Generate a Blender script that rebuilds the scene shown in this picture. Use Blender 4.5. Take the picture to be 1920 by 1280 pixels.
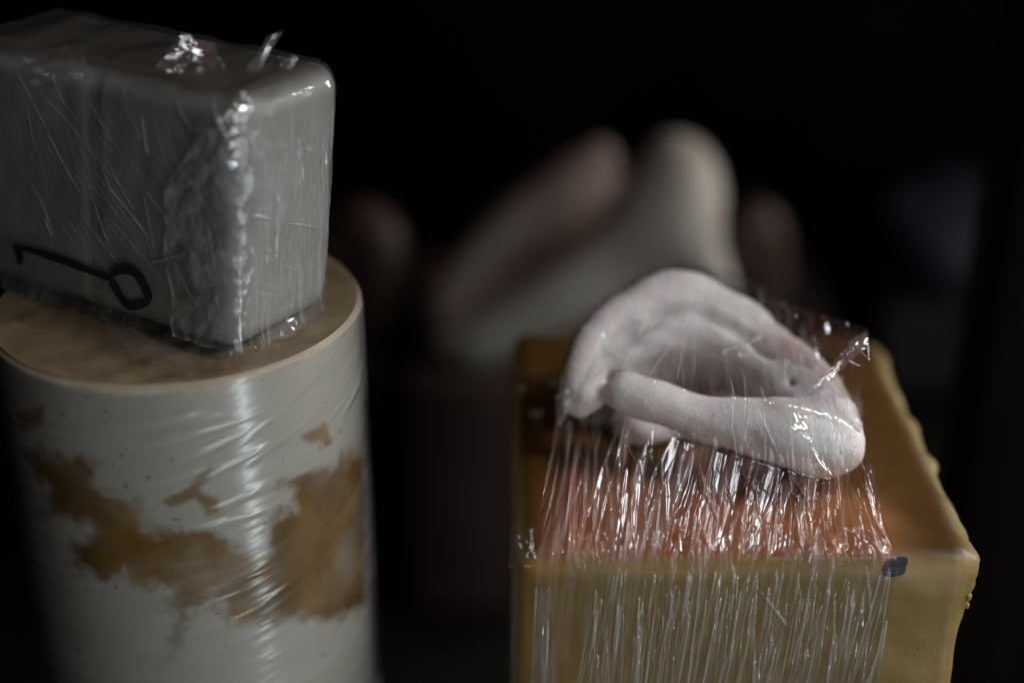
import bpy, math, random
import numpy as np
from mathutils import Vector, Matrix

rng = np.random.default_rng(7)
random.seed(7)
S = bpy.context.scene
for o in list(bpy.data.objects):
    bpy.data.objects.remove(o)

# ------------------------------------------------------------------ camera, world, lamps, exposure
PITCH = math.radians(26.3)
FPX = 2914.0                        # focal length in photograph pixels (1920 wide)
CP, SP = math.cos(PITCH), math.sin(PITCH)
CAM_Z = 1.20                        # height of the lens above the room floor (the scene hangs off this)

cam_d = bpy.data.cameras.new('camera')
cam_d.sensor_width = 36.0
cam_d.lens = FPX / 1920 * 36.0
cam_d.clip_start, cam_d.clip_end = 0.01, 20
cam_d.dof.use_dof = True
cam_d.dof.focus_distance = 0.306
cam_d.dof.aperture_fstop = 3.8
cam = bpy.data.objects.new('camera', cam_d)
S.collection.objects.link(cam)
cam.location = (0, 0, CAM_Z)
cam.rotation_euler = (math.pi / 2 - PITCH, 0, 0)
S.camera = cam

W = bpy.data.worlds.new('World'); S.world = W; W.use_nodes = True
bg = W.node_tree.nodes['Background']
bg.inputs[0].default_value = (0.55, 0.6, 0.7, 1); bg.inputs[1].default_value = 0.004

def area(name, loc, target, sx, sy, power, col, spread=180):
    d = bpy.data.lights.new(name, 'AREA'); d.shape = 'RECTANGLE'
    d.size, d.size_y, d.energy, d.color = sx, sy, power, col
    d.spread = math.radians(spread)
    o = bpy.data.objects.new(name, d); S.collection.objects.link(o)
    o.location = (loc[0], loc[1], loc[2] + CAM_Z)
    t = Vector((target[0], target[1], target[2] + CAM_Z))
    o.rotation_euler = (t - o.location).to_track_quat('-Z', 'Y').to_euler()
    return o

TGT = (0.01, 0.29, -0.16)
def polar(az, el, dist, t=TGT):     # az: degrees to the right of the viewer, el: above the horizon
    a, e = math.radians(az), math.radians(el)
    return (t[0] + dist * math.sin(a) * math.cos(e), t[1] - dist * math.cos(a) * math.cos(e), t[2] + dist * math.sin(e))
area('window_light', polar(42, -4, 0.95), TGT, 0.09, 1.15, 1.95, (0.86, 0.97, 1.0))
area('room_light', polar(22, 0, 0.95), TGT, 0.40, 0.60, 1.2, (0.95, 0.98, 1.0))
def strip(name, p0, p1, target, width, power, col, spread=180):
    p0, p1, t = Vector(p0), Vector(p1), Vector(target)
    o = area(name, tuple((p0 + p1) / 2), target, (p1 - p0).length, width, power, col, spread)
    x = (p1 - p0).normalized(); z = ((p0 + p1) / 2 - t).normalized(); y = z.cross(x).normalized(); z = x.cross(y)
    M = Matrix((x, y, z)).transposed()
    o.rotation_euler = M.to_euler()
strip('glint_strip_light', (-0.02, -0.03, 0.55), (0.74, 0.40, 0.06), (0.040, 0.265, -0.16), 0.15, 0.34, (0.92, 0.97, 1.0), 38)  # added lamp, laid out so that the film's pleats glint
area('side_window_light', (0.75, 0.62, 0.05), (0.06, 0.42, -0.17), 0.14, 0.34, 0.27, (1.0, 0.97, 0.92), 50)
area('red_glow_light', (0.05, 0.36, 0.60), (0.04, 0.28, -0.16), 0.40, 0.30, 0.014, (1.0, 0.30, 0.22), 50)

S.view_settings.view_transform = 'Standard'
S.view_settings.look = 'None'
S.view_settings.exposure = 0.35
S.view_settings.gamma = 1.0
S.render.engine = 'CYCLES'
S.cycles.use_denoising = True
S.cycles.max_bounces = 8
S.cycles.transparent_max_bounces = 48
S.cycles.caustics_reflective = False
S.cycles.caustics_refractive = False

# ------------------------------------------------------------------ helpers
def P(px, py, Y):
    """point seen at photograph pixel (px, py) that stands Y metres in front of the lens"""
    u, v = (px - 960) / FPX, -(py - 640) / FPX
    d = np.array([u, CP + v * SP, -SP + v * CP])
    return d * (Y / d[1])

def PZ(px, py, z):
    u, v = (px - 960) / FPX, -(py - 640) / FPX
    d = np.array([u, CP + v * SP, -SP + v * CP])
    return d * (z / d[2])

def proj(p):
    p = np.asarray(p)
    x, y, z = p[..., 0], p[..., 1], p[..., 2]
    dep = y * CP - z * SP; up = y * SP + z * CP
    return np.stack([960 + x / dep * FPX, 640 - up / dep * FPX], -1)

def hash2(ix, iy, seed):
    n = (ix.astype(np.int64) * 374761393 + iy.astype(np.int64) * 668265263 + seed * 1442695041) & 0xffffffff
    n = ((n ^ (n >> 13)) * 1274126177) & 0xffffffff
    return ((n ^ (n >> 16)) & 0xffff) / 65535.0

def vnoise(x, y, seed=0):
    ix, iy = np.floor(x), np.floor(y)
    fx, fy = x - ix, y - iy
    fx = fx * fx * (3 - 2 * fx); fy = fy * fy * (3 - 2 * fy)
    a, b = hash2(ix, iy, seed), hash2(ix + 1, iy, seed)
    c, d = hash2(ix, iy + 1, seed), hash2(ix + 1, iy + 1, seed)
    return (a * (1 - fx) + b * fx) * (1 - fy) + (c * (1 - fx) + d * fx) * fy - 0.5

def fbm(x, y, seed=0, octv=4):
    s, a = 0, 1.0
    for k in range(octv):
        s = s + a * vnoise(x * 2 ** k, y * 2 ** k, seed + 17 * k); a *= 0.5
    return s

def smooth(a, b, x):
    t = np.clip((x - a) / (b - a), 0, 1)
    return t * t * (3 - 2 * t)

def mesh_np(name, V, F, mat, parent=None, smooth_=True, attrs=None):
    """link ONE mesh object; V (n,3) metres relative to the lens, F (m,4) or (m,3) or list of lists"""
    me = bpy.data.meshes.new(name)
    V = np.asarray(V, dtype=np.float32).reshape(-1, 3).copy()
    V[:, 2] += CAM_Z
    F = np.asarray(F, dtype=np.int32)
    k = F.shape[1]
    me.vertices.add(len(V)); me.vertices.foreach_set('co', V.ravel())
    me.loops.add(F.size); me.loops.foreach_set('vertex_index', F.ravel())
    me.polygons.add(len(F))
    me.polygons.foreach_set('loop_start', np.arange(0, F.size, k, dtype=np.int32))
    me.update(calc_edges=True)
    if attrs:
        if 'haze' in attrs and 'gloss' not in attrs: attrs['gloss'] = np.ones(len(V))
        for an, val in attrs.items():
            val = np.asarray(val, dtype=np.float32)
            if val.ndim == 1:
                a = me.attributes.new(an, 'FLOAT', 'POINT'); a.data.foreach_set('value', val)
            else:
                a = me.attributes.new(an, 'FLOAT_COLOR', 'POINT')
                c = np.ones((len(V), 4), dtype=np.float32); c[:, :3] = val
                a.data.foreach_set('color', c.ravel())
    me.validate()
    if smooth_:
        me.polygons.foreach_set('use_smooth', np.ones(len(me.polygons), dtype=bool))
    if mat: me.materials.append(mat)
    o = bpy.data.objects.new(name, me); S.collection.objects.link(o)
    if parent is not None:
        o.parent = parent
        o.matrix_parent_inverse = parent.matrix_basis.inverted()
    return o

def grid_faces(nr, nc, wrap=False):
    r = np.arange(nr - 1)[:, None]; c = np.arange(nc if wrap else nc - 1)[None, :]
    c2 = (c + 1) % nc
    return np.stack([r * nc + c, r * nc + c2, (r + 1) * nc + c2, (r + 1) * nc + c], -1).reshape(-1, 4)

def empty(name, loc):
    o = bpy.data.objects.new(name, None); S.collection.objects.link(o)
    o.location = (loc[0], loc[1], loc[2] + CAM_Z); o.empty_display_size = 0.01
    return o

def tag(o, label=None, cat=None, group=None, kind=None):
    if label: o['label'] = label
    if cat: o['category'] = cat
    if group: o['group'] = group
    if kind: o['kind'] = kind
    return o

def surface_nets(D, origin, h):
    """iso-surface of the sampled field D<0 as a quad mesh"""
    nx, ny, nz = D.shape
    ins = D < 0
    c = [(i, j, k) for i in (0, 1) for j in (0, 1) for k in (0, 1)]
    sl = lambda A, i, j, k: A[i:nx - 1 + i, j:ny - 1 + j, k:nz - 1 + k]
    cnt = sum(sl(ins, *q).astype(np.int8) for q in c)
    act = (cnt > 0) & (cnt < 8)
    acc = np.zeros(act.shape + (3,)); num = np.zeros(act.shape)
    for a in c:
        for ax in range(3):
            if a[ax]: continue
            b = list(a); b[ax] = 1; b = tuple(b)
            da, db = sl(D, *a), sl(D, *b)
            cr = (da < 0) != (db < 0)
            t = np.where(cr, da / np.where(cr, da - db, 1), 0)
            for q in range(3):
                acc[..., q] += np.where(cr, a[q] + (t if q == ax else 0), 0)
            num += cr
    idx = -np.ones(act.shape, dtype=np.int64); ii = np.argwhere(act)
    idx[act] = np.arange(len(ii))
    V = origin + h * (ii + acc[act] / num[act][:, None])
    Fs = []
    for ax in range(3):
        o1, o2 = [q for q in range(3) if q != ax]
        s0 = [slice(1, -1)] * 3; s0[ax] = slice(0, -1); s1 = [slice(1, -1)] * 3; s1[ax] = slice(1, None)
        A, B = ins[tuple(s0)], ins[tuple(s1)]
        for flip, m in ((False, A & ~B), (True, ~A & B)):
            e = np.argwhere(m)
            if not len(e): continue
            e = e + 1; e[:, ax] -= 1
            def g(d1, d2):
                q = e.copy(); q[:, o1] += d1; q[:, o2] += d2
                return idx[q[:, 0], q[:, 1], q[:, 2]]
            f = np.stack([g(-1, -1), g(0, -1), g(0, 0), g(-1, 0)], -1)
            if flip != (ax == 1): f = f[:, ::-1]
            Fs.append(f)
    F = np.concatenate(Fs)
    return V, F[(F >= 0).all(1)]

def sd_cone_chain(Q, pts, rad, k=0.0):
    """distance to a chain of round cones (smoothly joined)"""
    d = np.full(Q.shape[:-1], 1e3)
    for a, b, ra, rb in zip(pts[:-1], pts[1:], rad[:-1], rad[1:]):
        ba = b - a; L = max(float(ba @ ba), 1e-12)
        t = np.clip(((Q - a) @ ba) / L, 0, 1)
        e = np.linalg.norm(Q - a - t[..., None] * ba, axis=-1) - (ra + (rb - ra) * t)
        d = np.minimum(d, e)
    return d

def smin(a, b, k):
    h = np.clip(0.5 + 0.5 * (b - a) / k, 0, 1)
    return b * (1 - h) + a * h - k * h * (1 - h)

def catmull(pts, n):
    pts = np.asarray(pts, float)
    p = np.concatenate([2 * pts[:1] - pts[1:2], pts, 2 * pts[-1:] - pts[-2:-1]])
    t = np.linspace(0, len(pts) - 1 - 1e-9, n); i = t.astype(int); f = (t - i)[:, None]
    a, b, c, d = p[i], p[i + 1], p[i + 2], p[i + 3]
    return 0.5 * (2 * b + (c - a) * f + (2 * a - 5 * b + 4 * c - d) * f ** 2 + (3 * b - a - 3 * c + d) * f ** 3)

# ------------------------------------------------------------------ materials
def newmat(name):
    m = bpy.data.materials.new(name); m.use_nodes = True
    nt = m.node_tree; b = nt.nodes['Principled BSDF']
    return m, nt, b

def noise_node(nt, scale, detail=5, rough=0.6):
    tc = nt.nodes.new('ShaderNodeTexCoord'); n = nt.nodes.new('ShaderNodeTexNoise')
    n.inputs['Scale'].default_value = scale; n.inputs['Detail'].default_value = detail
    n.inputs['Roughness'].default_value = rough
    nt.links.new(tc.outputs['Object'], n.inputs['Vector'])
    return n

def ramp(nt, src, stops):
    r = nt.nodes.new('ShaderNodeValToRGB')
    el = r.color_ramp.elements
    while len(el) < len(stops): el.new(0.5)
    for e, (p, c) in zip(el, stops):
        e.position = p; e.color = (*c, 1)
    nt.links.new(src, r.inputs[0])
    return r

def mixcol(nt, fac, a, b, mode='MIX'):
    m = nt.nodes.new('ShaderNodeMix'); m.data_type = 'RGBA'; m.blend_type = mode
    for sock, v in ((m.inputs[0], fac), (m.inputs[6], a), (m.inputs[7], b)):
        if hasattr(v, 'links'): nt.links.new(v, sock)
        elif isinstance(v, (int, float)): sock.default_value = v
        else: sock.default_value = (*v, 1)
    return m.outputs[2]

def bump(nt, b, src, strength, dist):
    n = nt.nodes.new('ShaderNodeBump'); n.inputs['Strength'].default_value = strength
    n.inputs['Distance'].default_value = dist
    nt.links.new(src, n.inputs['Height']); nt.links.new(n.outputs[0], b.inputs['Normal'])
    return n

def wax(name, c1, c2, sss, rad, rough, attr=None, spec=0.4, nscale=60, bumpd=0.0002):
    m, nt, b = newmat(name)
    n = noise_node(nt, nscale)
    r = ramp(nt, n.outputs[0], [(0.3, c1), (0.7, c2)])
    col = r.outputs[0]
    if attr:
        a = nt.nodes.new('ShaderNodeAttribute'); a.attribute_name = attr
        col = mixcol(nt, 1.0, col, a.outputs['Color'], 'MULTIPLY')
    # specks of dust and dirt
    v = noise_node(nt, 900, 2, 0.5)
    sp = ramp(nt, v.outputs[0], [(0.24, (0.35, 0.3, 0.25)), (0.29, (1, 1, 1))])
    col = mixcol(nt, 0.8, col, sp.outputs[0], 'MULTIPLY')
    nt.links.new(col, b.inputs['Base Color'])
    b.inputs['Subsurface Weight'].default_value = sss
    b.inputs['Subsurface Radius'].default_value = rad
    b.inputs['Subsurface Scale'].default_value = 1.0
    b.inputs['Roughness'].default_value = rough
    b.inputs['Specular IOR Level'].default_value = spec
    n2 = noise_node(nt, 420, 6, 0.65)
    bump(nt, b, n2.outputs[0], 0.5, bumpd)
    return m

M_EAR = wax('ear_silicone', (0.75, 0.675, 0.655), (0.88, 0.815, 0.80), 0.3, (0.0025, 0.0013, 0.0010), 0.55, spec=0.25, bumpd=0.0008, nscale=90)
M_EAR_REAR = wax('ear_silicone_cream', (0.552, 0.488, 0.432), (0.644, 0.598, 0.534), 0.4, (0.004, 0.002, 0.0015), 0.5, spec=0.35)
M_AMBER = wax('amber_wax', (0.245, 0.172, 0.055), (0.30, 0.222, 0.085), 0.4, (0.006, 0.0028, 0.0008), 0.45, attr='tint', nscale=35)
M_CREAM = wax('cream_wax', (0.416, 0.388, 0.332), (0.480, 0.452, 0.392), 0.25, (0.003, 0.002, 0.0015), 0.42, attr='tint', nscale=30)
M_GREY = wax('grey_wax', (0.236, 0.220, 0.186), (0.289, 0.274, 0.236), 0.3, (0.004, 0.003, 0.002), 0.42, attr='tint', nscale=30)
M_EAR_REAR_SHADED = wax('ear_silicone_cream_shaded', (0.34, 0.25, 0.225), (0.42, 0.32, 0.29), 0.3, (0.004, 0.002, 0.0015), 0.5, nscale=40)  # the rear ear's dim lobe, shade mixed into its colour
M_NIGHT = wax('dark_wax', (0.022, 0.014, 0.013), (0.032, 0.021, 0.02), 0.1, (0.002, 0.001, 0.001), 0.6, nscale=25)
M_PLUM = wax('plum_wax', (0.085, 0.048, 0.046), (0.12, 0.075, 0.07), 0.2, (0.003, 0.001, 0.001), 0.5, nscale=25)
M_BLUE = wax('slate_wax', (0.04, 0.042, 0.058), (0.065, 0.068, 0.085), 0.1, (0.002, 0.002, 0.002), 0.5, nscale=20)
M_BROWN = wax('brown_wax', (0.07, 0.038, 0.03), (0.10, 0.058, 0.044), 0.2, (0.003, 0.001, 0.001), 0.5, nscale=25)

m, nt, b = newmat('dark_board')
n = noise_node(nt, 18, 8, 0.7); r = ramp(nt, n.outputs[0], [(0.3, (0.006, 0.005, 0.0045)), (0.75, (0.014, 0.012, 0.011))])
nt.links.new(r.outputs[0], b.inputs['Base Color']); b.inputs['Roughness'].default_value = 0.75
b.inputs['Specular IOR Level'].default_value = 0.15
M_DARK = m

m, nt, b = newmat('marker_ink')
n = noise_node(nt, 600); r = ramp(nt, n.outputs[0], [(0.3, (0.008, 0.008, 0.014)), (0.8, (0.022, 0.022, 0.032))])
nt.links.new(r.outputs[0], b.inputs['Base Color']); b.inputs['Roughness'].default_value = 0.5
M_INK = m

# ------------------------------------------------------------------ the setting
ZS = -0.365                                                     # shelf top
def slab(name, x0, x1, y0, y1, z0, z1, mat):
    xs = [x0, x1]; V = [(x, y, z) for z in (z0, z1) for y in (y0, y1) for x in (x0, x1)]
    F = [(0, 2, 3, 1), (4, 5, 7, 6), (0, 1, 5, 4), (2, 6, 7, 3), (0, 4, 6, 2), (1, 3, 7, 5)]
    return mesh_np(name, V, F, mat, smooth_=False)
tag(slab('shelf', -0.6, 0.6, 0.225, 1.0, ZS - 0.02, ZS, M_DARK), kind='structure')
tag(slab('wall_back', -0.6, 0.6, 1.0, 1.02, ZS - 0.02, 0.5, M_DARK), kind='structure')

tag(slab('cabinet_post', 0.1265, 0.16, 0.365, 0.395, ZS, 0.45, M_DARK), kind='structure')
tag(slab('light_flag', 0.200, 0.340, 0.190, 0.205, ZS - 0.02, -0.25, M_DARK), kind='structure')  # added panel out of view, keeps window light off the rear casts

# ------------------------------------------------------------------ blocks
def rounded_box_mesh(hx, hy, hz, r, n):
    """closed rounded box as 6 welded grids, finer towards the edges; centred on the origin"""
    def axis(h):
        t = np.linspace(-1, 1, n); e = np.sign(t) * np.abs(t) ** 0.75
        return e * h
    ax = {0: axis(hx), 1: axis(hy), 2: axis(hz)}
    Vs, Fs, off = [], [], 0
    for a in range(3):
        u, v = [q for q in range(3) if q != a]
        U, Wv = np.meshgrid(ax[u], ax[v], indexing='ij')
        for s in (-1, 1):
            p = np.zeros(U.shape + (3,)); p[..., u] = U; p[..., v] = Wv; p[..., a] = s * (hx, hy, hz)[a]
            f = grid_faces(n, n)
            if (s > 0) == (a == 1): f = f[:, ::-1]
            Vs.append(p.reshape(-1, 3)); Fs.append(f + off); off += n * n
    V = np.concatenate(Vs); F = np.concatenate(Fs)
    key = np.round(V * 1e6).astype(np.int64)
    _, first, inv = np.unique(key, axis=0, return_index=True, return_inverse=True)
    V = V[first]; F = inv.ravel()[F]
    h = np.array([hx, hy, hz]); inner = np.clip(V, -h + r, h - r); d = V - inner
    L = np.linalg.norm(d, axis=1, keepdims=True); nrm = d / np.maximum(L, 1e-9)
    return inner + r * nrm, F, nrm

# --- right amber block
BX0, BX1, BY0, BY1, BZT = 0.0, 0.0905, 0.25, 0.352, -0.17
bc = np.array([(BX0 + BX1) / 2, (BY0 + BY1) / 2, (BZT + ZS) / 2])
bh = np.array([(BX1 - BX0) / 2, (BY1 - BY0) / 2, (BZT - ZS) / 2])
V, F, N = rounded_box_mesh(*bh, 0.005, 130)
V = V + bc
lump = fbm(V[:, 1] * 90 + V[:, 0] * 50, V[:, 2] * 90, 3, 3) * 0.0010
V = V + N * lump[:, None]
# slumped, ragged lip of wax along the top of the right-hand edge
side = smooth(0.6, 1.0, N[:, 0])
prof = np.exp(-((V[:, 2] - (BZT - 0.0065)) / 0.0065) ** 2)
V[:, 0] += side * prof * (0.0014 + 0.0026 * fbm(V[:, 2] * 260, V[:, 1] * 120, 9, 3))
low = smooth(BZT - 0.012, BZT - 0.03, V[:, 2])
V[:, 0] += side * (-0.0012 * low + 0.0008 * vnoise(V[:, 2] * 110, V[:, 1] * 60, 5) * low)
tint = np.ones((len(V), 3))
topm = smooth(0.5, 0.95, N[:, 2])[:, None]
tint = tint * (1 - topm) + topm * np.array([0.34, 0.225, 0.115])       # deeper amber top, darkened further in colour in place of weaker light
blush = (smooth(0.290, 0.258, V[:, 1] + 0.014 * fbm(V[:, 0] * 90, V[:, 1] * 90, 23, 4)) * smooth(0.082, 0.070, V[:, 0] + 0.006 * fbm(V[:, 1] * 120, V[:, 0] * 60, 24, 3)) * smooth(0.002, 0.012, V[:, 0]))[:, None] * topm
tint = tint * (1 - blush) + blush * np.array([1.30, 0.80, 0.85])      # salmon wax along the front of the top, lightened to offset the film's shade
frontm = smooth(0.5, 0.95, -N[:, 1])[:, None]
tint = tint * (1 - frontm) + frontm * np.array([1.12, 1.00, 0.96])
leftstain = (smooth(0.020, 0.004, V[:, 0] + 0.006 * fbm(V[:, 0] * 120, V[:, 2] * 70, 4)))[:, None] * frontm
tint = tint * (1 - 0.6 * leftstain) + 0.6 * leftstain * np.array([1.1, 0.75, 0.35])
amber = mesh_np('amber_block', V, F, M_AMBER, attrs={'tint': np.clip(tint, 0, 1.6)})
tag(amber, 'tall amber wax block with ragged right edge, ear cast on top', 'wax block')

def decal(name, poly_px, onto, mat, parent, seed=1, n=22, rag=3.0):
    """thin irregular ink patch lying on a surface; onto(px,py)->3d"""
    pts = np.array(poly_px, float); c = pts.mean(0)
    rim = catmull(np.concatenate([pts, pts[:1]]), n * 3)[:-1]
    g = np.random.default_rng(seed)
    rim = rim + g.normal(0, rag, rim.shape)
    V = [onto(*c)] + [onto(*(c + (q - c) * f)) for f in (0.5, 1.0) for q in rim]
    m_ = len(rim); F = []
    for i in range(m_):
        j = (i + 1) % m_
        F.append((0, 1 + i, 1 + j, 0)); F.append((1 + i, 1 + m_ + i, 1 + m_ + j, 1 + j))
    tri = [f[:3] for f in F if f[0] == 0] + [q for f in F if f[0] != 0 for q in ((f[0], f[1], f[2]), (f[0], f[2], f[3]))]
    return mesh_np(name, V, tri, mat, parent)

# --- left cylinder
LS = 0.95
CC = LS * np.array([-0.073, 0.308]); CR = LS * 0.040; CZ = LS * -0.1423
def onto_cyl(px, py, off=0.0):
    u, v = (px - 960) / FPX, -(py - 640) / FPX
    d = np.array([u, CP + v * SP, -SP + v * CP])
    R = CR + off
    a = d[0] ** 2 + d[1] ** 2; bb = -2 * (d[0] * CC[0] + d[1] * CC[1]); c = CC @ CC - R * R
    disc = bb * bb - 4 * a * c
    if disc < 0:
        t = -bb / (2 * a)
    else:
        t = (-bb - math.sqrt(disc)) / (2 * a)
    return d * t
def cyl_az(p): return math.atan2(p[0] - CC[0], -(p[1] - CC[1]))

def crop3(pts): return [(x * 0.375, 800 + y * 0.375) for x, y in pts]
ST1 = crop3([(120,130),(220,140),(440,150),(490,300),(600,320),(700,380),(720,450),(740,520),(960,520),(1100,540),(1180,600),(1320,620),(1330,530),(1390,450),(1500,400),(1460,300),(1380,270),(1520,240),(1640,210),(1750,140),(1800,100),(1830,300),(1835,900),(1700,960),(1540,930),(1390,970),(1200,970),(1130,900),(1060,840),(980,890),(920,960),(900,1050),(880,1170),(825,1180),(850,1050),(880,960),(870,850),(880,800),(720,790),(660,770),(620,700),(600,740),(500,760),(450,710),(350,700),(380,600),(470,500),(300,470),(200,460),(240,300),(150,200)])
ST2 = crop3([(830,370),(900,335),(960,280),(1050,195),(1070,210),(1000,300),(1010,340),(1090,370),(1085,420),(1030,435),(1000,380),(980,345),(920,370),(850,390)])
ST3 = crop3([(1500,45),(1560,5),(1620,-10),(1650,80),(1625,95),(1590,55),(1520,65)])
ST4 = [(20,770),(75,768),(80,792),(40,800)]
def poly_sd(x, y, poly):
    """signed distance (negative inside) from points to a polygon"""
    poly = np.asarray(poly); n = len(poly)
    d = np.full(x.shape, 1e9); inside = np.zeros(x.shape, bool)
    for i in range(n):
        a, b_ = poly[i], poly[(i + 1) % n]; e = b_ - a
        wx, wy = x - a[0], y - a[1]
        t = np.clip((wx * e[0] + wy * e[1]) / (e @ e + 1e-12), 0, 1)
        d = np.minimum(d, np.hypot(wx - t * e[0], wy - t * e[1]))
        cond = ((a[1] > y) != (b_[1] > y)) & (x < (b_[0] - a[0]) * (y - a[1]) / (b_[1] - a[1] + 1e-12) + a[0])
        inside ^= cond
    return np.where(inside, -d, d)

na, nz = 620, 300
az = np.concatenate([np.linspace(-1.75, 1.75, 430), np.linspace(1.75, 2 * math.pi - 1.75, 50)[1:-1]])
zz = np.concatenate([CZ - np.linspace(0, 0.075, 200), np.linspace(CZ - 0.075, ZS, 20)[1:]])
na, nz = len(az), len(zz)
A, Z = np.meshgrid(az, zz)
arc = A * CR
def stain(poly, soft, edge, seed):
    q = np.array([(cyl_az(p) * CR, p[2]) for p in (onto_cyl(*s) for s in poly)])
    wob = edge * fbm(arc * 420, Z * 420, seed, 4) + edge * 0.8 * vnoise(arc * 120, Z * 120, seed + 5)
    return smooth(soft, -soft, poly_sd(arc, Z, q) + wob)
s1 = stain(ST1, 0.0022, 0.0026, 2)
dens = np.clip(0.78 + 0.6 * fbm(arc * 70, Z * 70, 31, 4) + 0.25 * smooth(0.0, 0.02, np.abs(arc - 0.004)), 0.45, 1)
s2 = np.maximum(stain(ST2, 0.0009, 0.0010, 4), stain(ST3, 0.001, 0.001, 6)) * 0.85
s3 = np.maximum(s2, stain(ST4, 0.0016, 0.0014, 8))
spots = smooth(0.52, 0.6, fbm(arc * 420, Z * 420, 77, 2)) * 0.5
st = np.maximum(np.maximum(s1 * dens, s3), spots)[..., None]
scol = np.array([0.42, 0.235, 0.06]) * (1 + 0.7 * fbm(arc * 130, Z * 130, 41, 3))[..., None]
tint = (1 - st) + st * scol
lipm = smooth(0.0020, 0.0004, (CZ - Z) + 0.0012 * fbm(arc * 130, Z * 0 + 2, 19, 3))[..., None]
tint = tint * (1 - 0.75 * lipm) + 0.75 * lipm * np.array([0.60, 0.48, 0.33])
rr = CR - 0.0009 * smooth(0.0018, 0.0, CZ - Z) ** 1.5 + 0.00025 * fbm(arc * 60, Z * 60, 12, 3)
V = np.stack([CC[0] + rr * np.sin(A), CC[1] - rr * np.cos(A), Z], -1).reshape(-1, 3)
F = grid_faces(nz, na, wrap=True)
cyl = mesh_np('wax_cylinder', V, F, M_CREAM, attrs={'tint': np.clip(tint, 0, 1.5).reshape(-1, 3)})
tag(cyl, 'cream wax cylinder with ochre stains under the grey block', 'wax cylinder')
# its ochre top face, a part
rad = np.linspace(1, 0.0, 60)
a2 = np.linspace(-math.pi, math.pi, 241)[:-1]
RR, AA = np.meshgrid(rad, a2, indexing='ij')
X = CC[0] + (CR - 0.0009) * RR * np.sin(AA); Y = CC[1] - (CR - 0.0009) * RR * np.cos(AA)
Zt = CZ + 0.0006 * smooth(1.0, 0.97, RR) * 0 + 0.0007 * fbm(X * 160, Y * 160, 21, 4) * smooth(1.0, 0.95, RR)
rimw = smooth(0.93, 1.0, RR + 0.05 * fbm(AA * 6, RR * 9, 5, 3))[..., None]
tt = np.array([0.36, 0.27, 0.18]) * (1 + 0.5 * fbm(X * 140, Y * 140, 8, 4))[..., None]
tt = tt * (1 - rimw) + rimw * np.array([0.42, 0.33, 0.22])
mesh_np('top_face', np.stack([X, Y, Zt], -1).reshape(-1, 3), grid_faces(60, 240, True)[:, ::-1], M_CREAM, cyl,
        attrs={'tint': np.clip(tt, 0, 1.2).reshape(-1, 3)})['label'] = 'ochre brown top face of the cylinder'

# --- grey block standing on it (slightly leaning, corner towards the viewer)
c0 = LS * np.array([-0.0558, 0.2785]); dl = np.array([-0.839, 0.544]); dr = np.array([0.544, 0.839])
LL, LR, BH = LS * 0.078, LS * 0.0315, LS * 0.0535
def block_xyz(a, b_, h):
    """a along the left face, b along the right face (metres), h above the cylinder top"""
    q = c0 + np.multiply.outer(a, dl) + np.multiply.outer(b_, dr)
    lean = np.asarray(h) / BH
    return np.stack([q[..., 0] + 0.0052 * lean, q[..., 1] + 0.001 * lean, CZ + 0.0006 + np.asarray(h) * np.ones(q.shape[:-1])], -1)
V, F, N = rounded_box_mesh(LL / 2, LR / 2, BH / 2, 0.0055, 90)
V = V + N * (0.0003 * fbm(V[:, 0] * 110 + V[:, 1] * 60, V[:, 2] * 80, 14, 3))[:, None]
V[:, 1] += np.where(N[:, 1] < -0.5, 0.0011 * np.exp(-((V[:, 0] + LL / 2 - 0.0385) / 0.0011) ** 2), 0)   # a shallow groove down the left face
V = block_xyz(V[:, 0] + LL / 2, V[:, 1] + LR / 2, V[:, 2] + BH / 2)
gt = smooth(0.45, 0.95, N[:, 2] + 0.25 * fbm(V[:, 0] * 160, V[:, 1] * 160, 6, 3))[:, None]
gtint = (1 - gt) + gt * np.array([0.26, 0.215, 0.155])               # browner top, with shade put into its colour so it sinks into the dark
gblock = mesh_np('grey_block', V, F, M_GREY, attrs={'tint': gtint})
tag(gblock, 'pale grey wax block standing on the stained cylinder', 'wax block')

# ------------------------------------------------------------------ ear casts (signed-distance modelling)
EF = 1.0
def chain(px, n=None):
    """px: list of (px, py, Y, radius_px) -> points and radii in metres"""
    a = np.array([[*P(x, y, Y * EF), r * Y * EF / CP / FPX] for x, y, Y, r in px])
    a = catmull(a, n or 6 * len(px))
    return a[:, :3], a[:, 3]

def fillsheet(top, bot, n, r):
    """row of thick struts from the crest chain to the trough chain"""
    return [(np.array([a, (a + b_) / 2 + np.array([0, 0.002, -0.0015]), b_]), np.array([r, r, r])) for a, b_ in zip(top, bot)]

def build_sdf(chains, lo, hi, h, k, carve=()):
    nx, ny, nz_ = [int((hi[i] - lo[i]) / h) + 1 for i in range(3)]
    G = np.stack(np.meshgrid(lo[0] + h * np.arange(nx), lo[1] + h * np.arange(ny), lo[2] + h * np.arange(nz_), indexing='ij'), -1)
    D = np.full(G.shape[:-1], 1.0)
    for pts, rad in chains:
        mlo, mhi = pts.min(0) - rad.max() - 0.006, pts.max(0) + rad.max() + 0.006
        i0 = np.maximum(((mlo - lo) / h).astype(int), 0); i1 = np.minimum(((mhi - lo) / h).astype(int) + 2, D.shape)
        sl = tuple(slice(a, b_) for a, b_ in zip(i0, i1))
        if D[sl].size == 0: continue
        D[sl] = smin(D[sl], sd_cone_chain(G[sl], pts, rad), k)
    for pts, rad in carve:
        D = -smin(-D, sd_cone_chain(G, pts, rad), 0.0024)
    return D, G

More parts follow.
